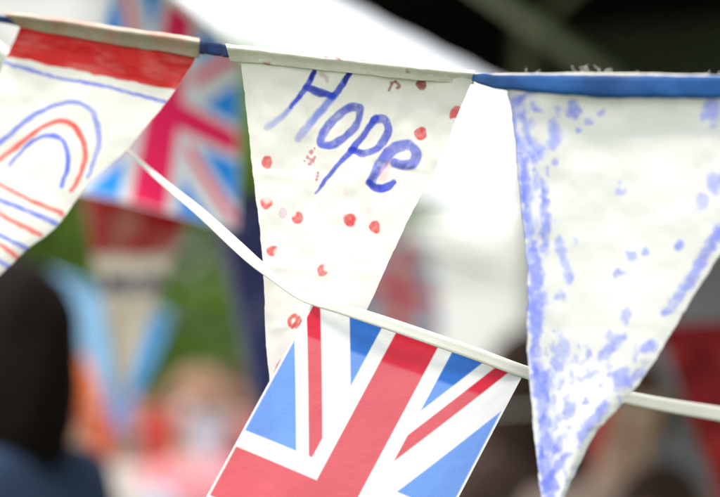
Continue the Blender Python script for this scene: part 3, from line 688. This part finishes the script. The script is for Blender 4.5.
# pale building far left
M_render = plain_mat('pale_render', (.58, .57, .56), var=.08, scale=1.2)
M_slate = plain_mat('slate', (.10, .10, .12), var=.2, scale=3)
M_whitepaint = plain_mat('white_paint', (.75, .75, .73), var=.05)
M_glass = plain_mat('dark_glass', (.05, .06, .07), rough=.08, var=.2, spec=.8)
def building():
    o = empty('building', (-8.2, 22, 0)); tag(o, 'pale rendered house far behind at the top left corner', 'house')
    x0, x1, y0, y1, H = -13.2, -3.55, 22, 29, 7.4
    # front wall pierced by its windows
    wins = [(-12.2, 1.0, 1.2, 1.5), (-9.6, 1.0, 1.2, 1.5), (-6.0, 1.0, 1.2, 1.5), (-12.2, 4.4, 1.2, 1.5), (-9.6, 4.4, 1.2, 1.5), (-6.0, 4.4, 1.2, 1.5)]
    V, F = [], []
    cols = [x0] + sorted({w[0] for w in wins} | {w[0] + w[2] for w in wins}) + [x1]; rows = [-.1, 1.0, 2.5, 4.4, 5.9, H]
    for i in range(len(cols) - 1):
        for j in range(len(rows) - 1):
            if i % 2 == 1 and j in (1, 3): continue
            box(V, F, cols[i], cols[i + 1], y0, y0 + .3, rows[j], rows[j + 1])
    box(V, F, x0, x0 + .3, y0 + .3, y1, -.1, H); box(V, F, x1 - .3, x1, y0 + .3, y1, -.1, H); box(V, F, x0 + .3, x1 - .3, y1 - .3, y1, -.1, H)
    mesh_obj('wall', V, F, M_render, o, smooth=False)
    for (x, z, w, h) in wins:
        V, F = [], []
        box(V, F, x, x + .07, y0 + .1, y0 + .18, z, z + h); box(V, F, x + w - .07, x + w, y0 + .1, y0 + .18, z, z + h)
        box(V, F, x + .07, x + w - .07, y0 + .1, y0 + .18, z, z + .07); box(V, F, x + .07, x + w - .07, y0 + .1, y0 + .18, z + h - .07, z + h)
        box(V, F, x + w / 2 - .03, x + w / 2 + .03, y0 + .11, y0 + .17, z + .07, z + h - .07)
        f = mesh_obj('window', V, F, M_whitepaint, o, smooth=False)
        V, F = [], []; box(V, F, x + .03, x + w - .03, y0 + .135, y0 + .15, z + .03, z + h - .03)
        pn = mesh_obj('pane', np.array(V) - np.array(o.location), F, M_glass, f, smooth=False, world=False)
        V, F = [], []; box(V, F, x - .08, x + w + .08, y0 - .08, y0 + .09, z - .08, z - .003)
        mesh_obj('sill', np.array(V) - np.array(o.location), F, M_whitepaint, f, smooth=False, world=False)
    ym = (y0 + y1) / 2
    V = [(x0 - .3, y0 - .4, H), (x1 + .3, y0 - .4, H), (x1 + .3, ym, H + 2.6), (x0 - .3, ym, H + 2.6), (x0 - .3, y1 + .4, H), (x1 + .3, y1 + .4, H)]
    mesh_obj('roof', V, [(0, 1, 2, 3), (3, 2, 5, 4), (0, 3, 4), (1, 5, 2), (0, 4, 5, 1)], M_slate, o, smooth=False)
building()

# white marquee beyond
M_canvas = plain_mat('white_canvas', (.82, .82, .80), rough=.8, var=.03, scale=3, trans=.35)
M_pole = plain_mat('galvanised_pole', (.85, .84, .76), rough=.5, metal=.3, var=.15)
def marquee(x0, y0, w, dp, ez, pz, label):
    o = empty('marquee', (x0 + w / 2, y0 + dp / 2, 0)); tag(o, label, 'marquee')
    x1, y1 = x0 + w, y0 + dp; cx, cy = x0 + w / 2, y0 + dp / 2
    n = 9; V = []; F = []
    for i in range(n):      # peaked roof that dips between peak and eave
        t = i / (n - 1); z = pz - (pz - ez) * (1 - (1 - t) ** 1.6)
        k = max(t, .01)
        V += [(cx - w / 2 * k, cy - dp / 2 * k, z), (cx + w / 2 * k, cy - dp / 2 * k, z), (cx + w / 2 * k, cy + dp / 2 * k, z), (cx - w / 2 * k, cy + dp / 2 * k, z)]
    for i in range(n - 1):
        for k in range(4):
            F.append((i * 4 + k, i * 4 + (k + 1) % 4, i * 4 + 4 + (k + 1) % 4, i * 4 + 4 + k))
    F.append((3, 2, 1, 0))
    r = mesh_obj('roof', V, F, M_canvas, o, smooth=False); r.modifiers.new('thickness', 'SOLIDIFY').thickness = .004
    V, F = [], []      # pleated side walls with an opening at the front
    def wall(ax, ay, bx, by):
        b = len(V); m = 40
        for i in range(m + 1):
            t = i / m; nx, ny = (by - ay), -(bx - ax); L = math.hypot(nx, ny); q = .02 * math.sin(i * 1.9)
            for z in (.01, ez - .22): V.append((ax + (bx - ax) * t + nx / L * q, ay + (by - ay) * t + ny / L * q, z))
        for i in range(m): F.append((b + 2 * i, b + 2 * i + 2, b + 2 * i + 3, b + 2 * i + 1))
    e = .03
    wall(x0 + e, y1 - e, x0 + e, y0 + e); wall(x1 - e, y0 + e, x1 - e, y1 - e); wall(x1 - e, y1 - e, x0 + e, y1 - e); wall(x0 + e, y0 + e, x0 + w * .42, y0 + e); wall(x0 + w * .75, y0 + e, x1 - e, y0 + e)
    s = mesh_obj('side_wall', V, F, M_canvas, o, smooth=False); s.modifiers.new('thickness', 'SOLIDIFY').thickness = .003
    V, F = [], []
    for (ax, ay, bx, by) in ((x0, y0, x1, y0), (x1, y0, x1, y1), (x1, y1, x0, y1), (x0, y1, x0, y0)):
        m = 12; b = len(V)
        for i in range(m * 4 + 1):
            t = i / (m * 4); V += [(ax + (bx - ax) * t, ay + (by - ay) * t, ez), (ax + (bx - ax) * t, ay + (by - ay) * t, ez - .2 - .07 * abs(math.sin(i / 4 * math.pi)))]
        for i in range(m * 4): F.append((b + 2 * i, b + 2 * i + 1, b + 2 * i + 3, b + 2 * i + 2))
    s = mesh_obj('valance', V, F, M_canvas, o, smooth=False); s.modifiers.new('thickness', 'SOLIDIFY').thickness = .003
    for (x, y) in ((x0 + .06, y0 + .06), (x1 - .06, y0 + .06), (x1 - .06, y1 - .06), (x0 + .06, y1 - .06)):
        V, F = [], []; limb(V, F, (x, y, 0), (x, y, ez), .022, .022, 8); mesh_obj('leg', V, F, M_pole, o)
marquee(.27, 9.0, 3.2, 3.0, 2.32, 3.3, 'white peaked marquee with scalloped edge, right of the trees')

# dark gazebo on the right
M_dark = plain_mat('black_canvas', (.012, .012, .012), rough=.9, var=.2, scale=5, spec=.15)
M_wallgrey = plain_mat('grey_canvas', (.30, .30, .31), rough=.85, var=.06, scale=4, trans=.15)
def gazebo():
    P0 = Vector((-.5256, 1.75, 0)); u = Vector((.365, .931, 0)).normalized(); v = Vector((.931, -.365, 0)).normalized()
    LU, LV, EZ = 2.42, 3.0, 2.36
    o = empty('gazebo', tuple(P0 + u * LU / 2 + v * LV / 2)); tag(o, 'dark canopied gazebo with grey frame filling the top right', 'gazebo')
    W = lambda a, b, z: np.array(P0 + u * a + v * b) + np.array((0, 0, z))
    # canopy: four slopes to a low peak
    V, F = [], []; n = 6
    for i in range(n):
        k = max(i / (n - 1), .01); z = EZ + .75 * (1 - k) ** 1.1
        V += [W(LU / 2 - LU / 2 * k, LV / 2 - LV / 2 * k, z), W(LU / 2 - LU / 2 * k, LV / 2 + LV / 2 * k, z), W(LU / 2 + LU / 2 * k, LV / 2 + LV / 2 * k, z), W(LU / 2 + LU / 2 * k, LV / 2 - LV / 2 * k, z)]
    for i in range(n - 1):
        for k in range(4): F.append((i * 4 + k, i * 4 + (k + 1) % 4, i * 4 + 4 + (k + 1) % 4, i * 4 + 4 + k))
    F.append((0, 1, 2, 3))
    r = mesh_obj('canopy', V, F, M_dark, o, smooth=False); r.modifiers.new('thickness', 'SOLIDIFY').thickness = .004
    V, F = [], []; c = [W(0, 0, 0), W(0, LV, 0), W(LU, LV, 0), W(LU, 0, 0)]
    for i in range(4):
        a, b = c[i], c[(i + 1) % 4]; q = len(V)
        for k in range(31):
            p_ = a + (b - a) * k / 30; wv = .006 * math.sin(k * 1.7)
            V += [p_ + (0, 0, EZ), p_ + np.array((wv, wv, 2.20))]
        for k in range(30): F.append((q + 2 * k, q + 2 * k + 1, q + 2 * k + 3, q + 2 * k + 2))
    s = mesh_obj('valance', V, F, M_dark, o, smooth=False); s.modifiers.new('thickness', 'SOLIDIFY').thickness = .003
    e = .05
    for (a, b) in ((e, e), (e, LV - e), (LU - e, LV - e), (LU - e, e)):
        V, F = [], []; limb(V, F, W(a, b, 0), W(a, b, EZ - .01), .027, .027, 8); lg = mesh_obj('leg', V, F, M_pole, o)
        V, F = [], []; limb(V, F, W(a, b, 0), W(a, b, .025), .06, .05, 8); mesh_obj('foot', np.array(V) - np.array(o.location), F, M_pole, lg, world=False)
    bars = [((e, .27, 2.2), (LU - e, .27, 2.2)), ((e, LV / 2, 2.28), (LU - e, LV / 2, 2.28)), ((LU / 2, e, 2.28), (LU / 2, LV - e, 2.28))]
    for a, b in bars:
        V, F = [], []; limb(V, F, W(*a), W(*b), .017, .017, 8); mesh_obj('roof_bar', V, F, M_pole, o)
    for (a, b) in ((e, e), (e, LV - e), (LU - e, LV - e), (LU - e, e)):
        V, F = [], []; limb(V, F, W(a, b, EZ - .03), W(LU / 2, LV / 2, EZ + .68), .013, .013, 6); mesh_obj('rafter', V, F, M_pole, o)
    V, F = [], []; limb(V, F, W(LU / 2, LV / 2, 2.15), W(LU / 2, LV / 2, EZ + .7), .02, .02, 8); mesh_obj('king_post', V, F, M_pole, o)
    V, F = [], []; m = 60
    for k in range(m + 1):
        b = .06 + (LV - .12) * k / m; q = .02 * math.sin(k * 1.3) + .01 * math.sin(k * 3.1)
        V += [W(LU - .07 + q, b, .02), W(LU - .07 + q * .4, b, 1.2), W(LU - .07, b, 2.33)]
    for k in range(m):
        for j in range(2): F.append((3 * k + j, 3 * k + 3 + j, 3 * k + 4 + j, 3 * k + 1 + j))
    s = mesh_obj('back_wall', V, F, M_wallgrey, o); s.modifiers.new('thickness', 'SOLIDIFY').thickness = .003
gazebo()

# ------------------------------------------------------------------ people
SKINS = [plain_mat('skin_fair', (.56, .36, .27), rough=.55, var=.06, scale=12), plain_mat('skin_tan', (.42, .25, .17), rough=.55, var=.06, scale=12), plain_mat('skin_pink', (.62, .40, .32), rough=.55, var=.06, scale=12)]
M_eye = plain_mat('eye', (.05, .04, .035), rough=.15, var=.1); M_lip = plain_mat('lips', (.42, .16, .14), rough=.4, var=.1)
HAIRS = {}
def hair_mat(c):
    if c not in HAIRS: HAIRS[c] = plain_mat('hair', c, rough=.65, var=.35, scale=60, bump=.5, spec=.06)
    return HAIRS[c]
CLOTHS = {}
def wear(c):
    if c not in CLOTHS: CLOTHS[c] = plain_mat('clothing', c, rough=.9, var=.12, scale=30, bump=.3)
    return CLOTHS[c]

def skin_mesh(name, nodes, edges, mat, parent, sub=2):
    me = bpy.data.meshes.new(name); me.from_pydata([n[0] for n in nodes], edges, []); me.materials.append(mat)
    o = bpy.data.objects.new(name, me); COL.objects.link(o); o.parent = parent
    md = o.modifiers.new('skin', 'SKIN'); md.use_smooth_shade = True; md.branch_smoothing = .3
    sv = me.skin_vertices[0].data
    for i, nd in enumerate(nodes):
        r = nd[1]; sv[i].radius = (r, r) if np.isscalar(r) else r
        sv[i].use_root = (i == 0)
    sb = o.modifiers.new('smooth', 'SUBSURF'); sb.levels = sub; sb.render_levels = sub
    return o

def lathe_hair(parent, h, mat, long=False, cx=0, cy=-.005, cz=1.625):
    """a cap of hair over the skull, open at the face, optionally falling to the shoulders"""
    V, F = [], []; nu, nv = 36, 22
    zb = -.215 if long else -.075
    for j in range(nv + 1):
        t = j / nv
        for i in range(nu):
            a = 2 * math.pi * i / nu     # a = pi/2 is the face
            face = max(0, math.sin(a)) ** 3
            zlow = zb * (1 - face) + .045 * face
            if t < .5:
                th = t / .5 * math.pi / 2; z = .118 * math.cos(th) + 0; r = math.sin(th)
                z = max(z, zlow) if face > .6 else z
            else:
                z = (t - .5) / .5 * min(zlow, 0) if zlow < 0 else min(zlow, .0) ; r = 1.0
                q = (t - .5) / .5
                r = 1 + (.10 * math.sin(q * math.pi) - .22 * q * q) * (1 if long else .6)
                if face > .6: z = zlow * (1) if zlow > 0 else z
            w = 1 + .035 * math.sin(a * 9 + j * .5) + .02 * math.sin(a * 17) + .05 * math.sin(a * 2 + 1.3) * t
            V.append(((cx + .098 * r * w * math.cos(a)) * h, (cy + (.112 if math.sin(a) < 0 else .104) * r * w * math.sin(a)) * h, (cz + z) * h))
    for j in range(nv):
        for i in range(nu):
            i2 = (i + 1) % nu; F.append((j * nu + i, (j + 1) * nu + i, (j + 1) * nu + i2, j * nu + i2))
    o = mesh_obj('hair', V, F, mat, parent, world=False)
    sd = o.modifiers.new('thickness', 'SOLIDIFY'); sd.thickness = .012; sd.offset = -1
    return o

def person(label, x, y, rz, height, skin, hairc, top, legs, long=False, arm=0):
    h = height / 1.74
    o = empty('person', (x, y, 0), rz); tag(o, label, 'person', 'people in the crowd')
    nodes, edges = [], []
    def nd(p, r, par=None):
        nodes.append(((p[0] * h, p[1] * h, p[2] * h), r * h if np.isscalar(r) else (r[0] * h, r[1] * h)))
        if par is not None: edges.append((par, len(nodes) - 1))
        return len(nodes) - 1
    pel = nd((0, 0, .95), (.145, .10)); wa = nd((0, 0, 1.10), (.125, .09), pel); ch = nd((0, 0, 1.28), (.15, .105), wa); uc = nd((0, -.005, 1.40), (.10, .075), ch)
    ne = nd((0, .0, 1.485), .052, uc); jw = nd((0, .025, 1.55), (.062, .068), ne); hd = nd((0, .015, 1.635), (.078, .092), jw); nd((0, .005, 1.705), (.055, .065), hd)
    nd((0, .118, 1.605), .014, hd)
    for s in (-1, 1): nd((s * .088, .0, 1.61), .016, hd)
    W = {}
    for s in (-1, 1):
        sh = nd((s * .165, 0, 1.395), .056, uc)
        raise_ = arm if s > 0 else 0
        if raise_: el = (s * .24, .1, 1.22); wr = (s * .18, .30, 1.36); pa = (s * .17, .36, 1.42); dr = (0, .5, .8)
        else: el = (s * .235, -.02, 1.13); wr = (s * .24, .07, .90); pa = (s * .235, .10, .83); dr = (0, .25, -.95)
        e_ = nd(el, .042, sh); w_ = nd(wr, .028, e_); p_ = nd(pa, (.020, .034), w_); W[s] = (el, wr)
        for k in range(4):     # fingers of unequal length, slightly curled
            off = (k - 1.5) * .017; L = (.070, .080, .076, .060)[k]
            b = (pa[0], pa[1] + off * .9, pa[2] + .0) if not raise_ else (pa[0] + off, pa[1], pa[2])
            b = (b[0] + dr[0] * .03, b[1] + dr[1] * .03, b[2] + dr[2] * .03)
            m1 = nd(b, .0095, p_); m2 = nd((b[0] - s * .006, b[1] + dr[1] * L * .5, b[2] + dr[2] * L * .5), .0085, m1)
            nd((b[0] - s * .02, b[1] + dr[1] * L, b[2] + dr[2] * L * .95), .0075, m2)
        t1 = nd((pa[0] - s * .022, pa[1] + .03, pa[2] + .012), .011, p_); nd((pa[0] - s * .034, pa[1] + .05, pa[2] - .02), .0085, t1)
    for s in (-1, 1):
        hp = nd((s * .085, 0, .86), .085, pel); kn = nd((s * .095, .012, .50), .056, hp); cf = nd((s * .098, -.02, .34), .052, kn); an = nd((s * .10, -.025, .09), .036, cf); nd((s * .11, .10, .035), (.036, .028), an)
    skin_mesh('body', nodes, edges, skin, o)
    # top
    nodes, edges = [], []
    c0 = nd((0, 0, .93), (.158, .115)); c1 = nd((0, 0, 1.10), (.142, .105), c0); c2 = nd((0, 0, 1.28), (.165, .122), c1); c3 = nd((0, -.005, 1.405), (.145, .112), c2); c4 = nd((0, -.002, 1.45), (.088, .084), c3); nd((0, .004, 1.495), (.064, .064), c4)
    for s in (-1, 1):
        a = nd((s * .165, 0, 1.395), .084, c3); b = nd(W[s][0], .060, a); w = np.array(W[s][1]) * .9 + np.array(W[s][0]) * .1; nd(tuple(w), .042, b)
    skin_mesh('top', nodes, edges, wear(top), o)
    nodes, edges = [], []
    c0 = nd((0, 0, .97), (.150, .108))
    for s in (-1, 1):
        a = nd((s * .087, 0, .86), .100, c0); b = nd((s * .096, .01, .50), .072, a); nd((s * .10, -.02, .08), .058, b)
    skin_mesh('trousers', nodes, edges, wear(legs), o)
    for s in (-1, 1):
        nodes, edges = [], []
        a = nd((s * .10, -.05, .045), (.042, .045)); b = nd((s * .107, .05, .045), (.045, .042), a); nd((s * .113, .14, .035), (.042, .03), b)
        skin_mesh('shoe', nodes, edges, wear((.04, .035, .03)), o, 1)
    for s in (-1, 1):
        V, F = [], []
        for j in range(7):
            for i in range(10):
                th = math.pi * j / 6; a = 2 * math.pi * i / 10
                V.append(((s * .032 + .013 * math.sin(th) * math.cos(a)) * h, (.092 + .010 * math.sin(th) * math.sin(a)) * h, (1.635 + .009 * math.cos(th)) * h))
        for j in range(6):
            for i in range(10): F.append((j * 10 + i, (j + 1) * 10 + i, (j + 1) * 10 + (i + 1) % 10, j * 10 + (i + 1) % 10))
        mesh_obj('eye', V, F, M_eye, o, world=False)
    nodes, edges = [], []
    a = nd((-.024, .086, 1.565), .006); b = nd((0, .093, 1.565), .009, a); nd((.024, .086, 1.565), .006, b)
    skin_mesh('mouth', nodes, edges, M_lip, o, 1)
    lathe_hair(o, h, hair_mat(hairc), long)
    return o

def at(px, d):
    return (px - 360) / FPX * d, d
BLACK, BROWN, DARKBR, GREYH, FAIR = (.009, .006, .005), (.13, .075, .045), (.055, .034, .025), (.35, .33, .31), (.32, .22, .11)
def crowd(label, px, d, rz, height, *a, **k):
    x, y = at(px, d); return person(label, x, y, rz, height, *a, **k)
crowd('person at bottom left with long black hair and a navy top, turned away', 4, 2.55, math.radians(62), 1.715, SKINS[0], BLACK, (.02, .04, .09), (.03, .03, .04), long=True)
crowd('person with light brown hair in a pink top, left of the large flag', 198, 4.6, math.radians(165), 1.545, SKINS[2], (.26, .15, .10), (.66, .25, .28), (.1, .1, .16))
crowd('person in a pale blue top below the red and cream pennant', 108, 4.2, math.radians(160), 1.50, SKINS[0], GREYH, (.42, .56, .66), (.06, .08, .16))
crowd('person in an orange red top beside the one in pale blue', 150, 5.2, math.radians(185), 1.46, SKINS[1], BROWN, (.60, .12, .08), (.05, .05, .06), arm=1)
crowd('dark haired person in a deep red coat behind the person in pink', 240, 6.0, math.radians(170), 1.56, SKINS[1], DARKBR, (.18, .025, .02), (.03, .03, .03))
crowd('person with ginger hair and a pale top to the right of the black haired head', 74, 4.2, math.radians(150), 1.575, SKINS[0], (.55, .13, .04), (.55, .5, .46), (.1, .09, .08))
crowd('dark haired person in a brown coat behind the gap left of the daubed pennant', 529, 3.7, math.radians(20), 1.635, SKINS[1], DARKBR, (.10, .06, .052), (.03, .03, .03), long=True)
crowd('person in a grey blue top just right of the large flag', 484, 3.8, math.radians(190), 1.46, SKINS[2], BROWN, (.36, .42, .52), (.06, .07, .1))
crowd('brown haired person facing out under the gazebo behind the cream ribbon', 622, 3.3, math.radians(172), 1.58, SKINS[0], BROWN, (.46, .34, .27), (.06, .05, .05))
crowd('person in a pink coat half behind the tip of the daubed pennant', 588, 4.2, math.radians(195), 1.60, SKINS[2], FAIR, (.70, .20, .24), (.05, .05, .08))
crowd('person in a dark green coat at the lower right', 658, 3.05, math.radians(150), 1.38, SKINS[1], DARKBR, (.07, .10, .08), (.03, .03, .03))

# ------------------------------------------------------------------ light
world = bpy.data.worlds.new('World'); scene.world = world; world.use_nodes = True
n, l = world.node_tree.nodes, world.node_tree.links
bg = n['Background']
sky = n.new('ShaderNodeTexSky'); sky.sky_type = 'NISHITA'; sky.sun_disc = False
SUN_EL, SUN_AZ = math.radians(64), math.radians(193)      # azimuth clockwise from +Y
sky.sun_elevation = SUN_EL; sky.sun_rotation = SUN_AZ; sky.dust_density = 4; sky.air_density = 1; sky.ozone_density = 1
hs = n.new('ShaderNodeHueSaturation'); hs.inputs['Saturation'].default_value = .25
mx = n.new('ShaderNodeMix'); mx.data_type = 'RGBA'; mx.inputs['Factor'].default_value = .7
mx.inputs['B'].default_value = (9.0, 9.2, 9.5, 1)         # even cloud
l.new(sky.outputs['Color'], hs.inputs['Color']); l.new(hs.outputs['Color'], mx.inputs['A']); l.new(mx.outputs['Result'], bg.inputs['Color'])
bg.inputs['Strength'].default_value = .10
sd = bpy.data.lights.new('sun', 'SUN'); sd.energy = 1.5; sd.angle = math.radians(14); sd.color = (1, .96, .9)
so = bpy.data.objects.new('sun', sd); COL.objects.link(so)
dirv = Vector((math.sin(SUN_AZ) * math.cos(SUN_EL), math.cos(SUN_AZ) * math.cos(SUN_EL), math.sin(SUN_EL)))
so.rotation_euler = dirv.to_track_quat('Z', 'Y').to_euler(); so.location = (0, -3, 8)

scene.render.engine = 'CYCLES'
scene.cycles.use_denoising = True
scene.cycles.max_bounces = 8; scene.cycles.transparent_max_bounces = 12
scene.cycles.use_adaptive_sampling = False
scene.view_settings.view_transform = 'Standard'; scene.view_settings.look = 'None'
scene.view_settings.exposure = 1.25; scene.view_settings.gamma = 1
scene.view_settings.use_curve_mapping = False
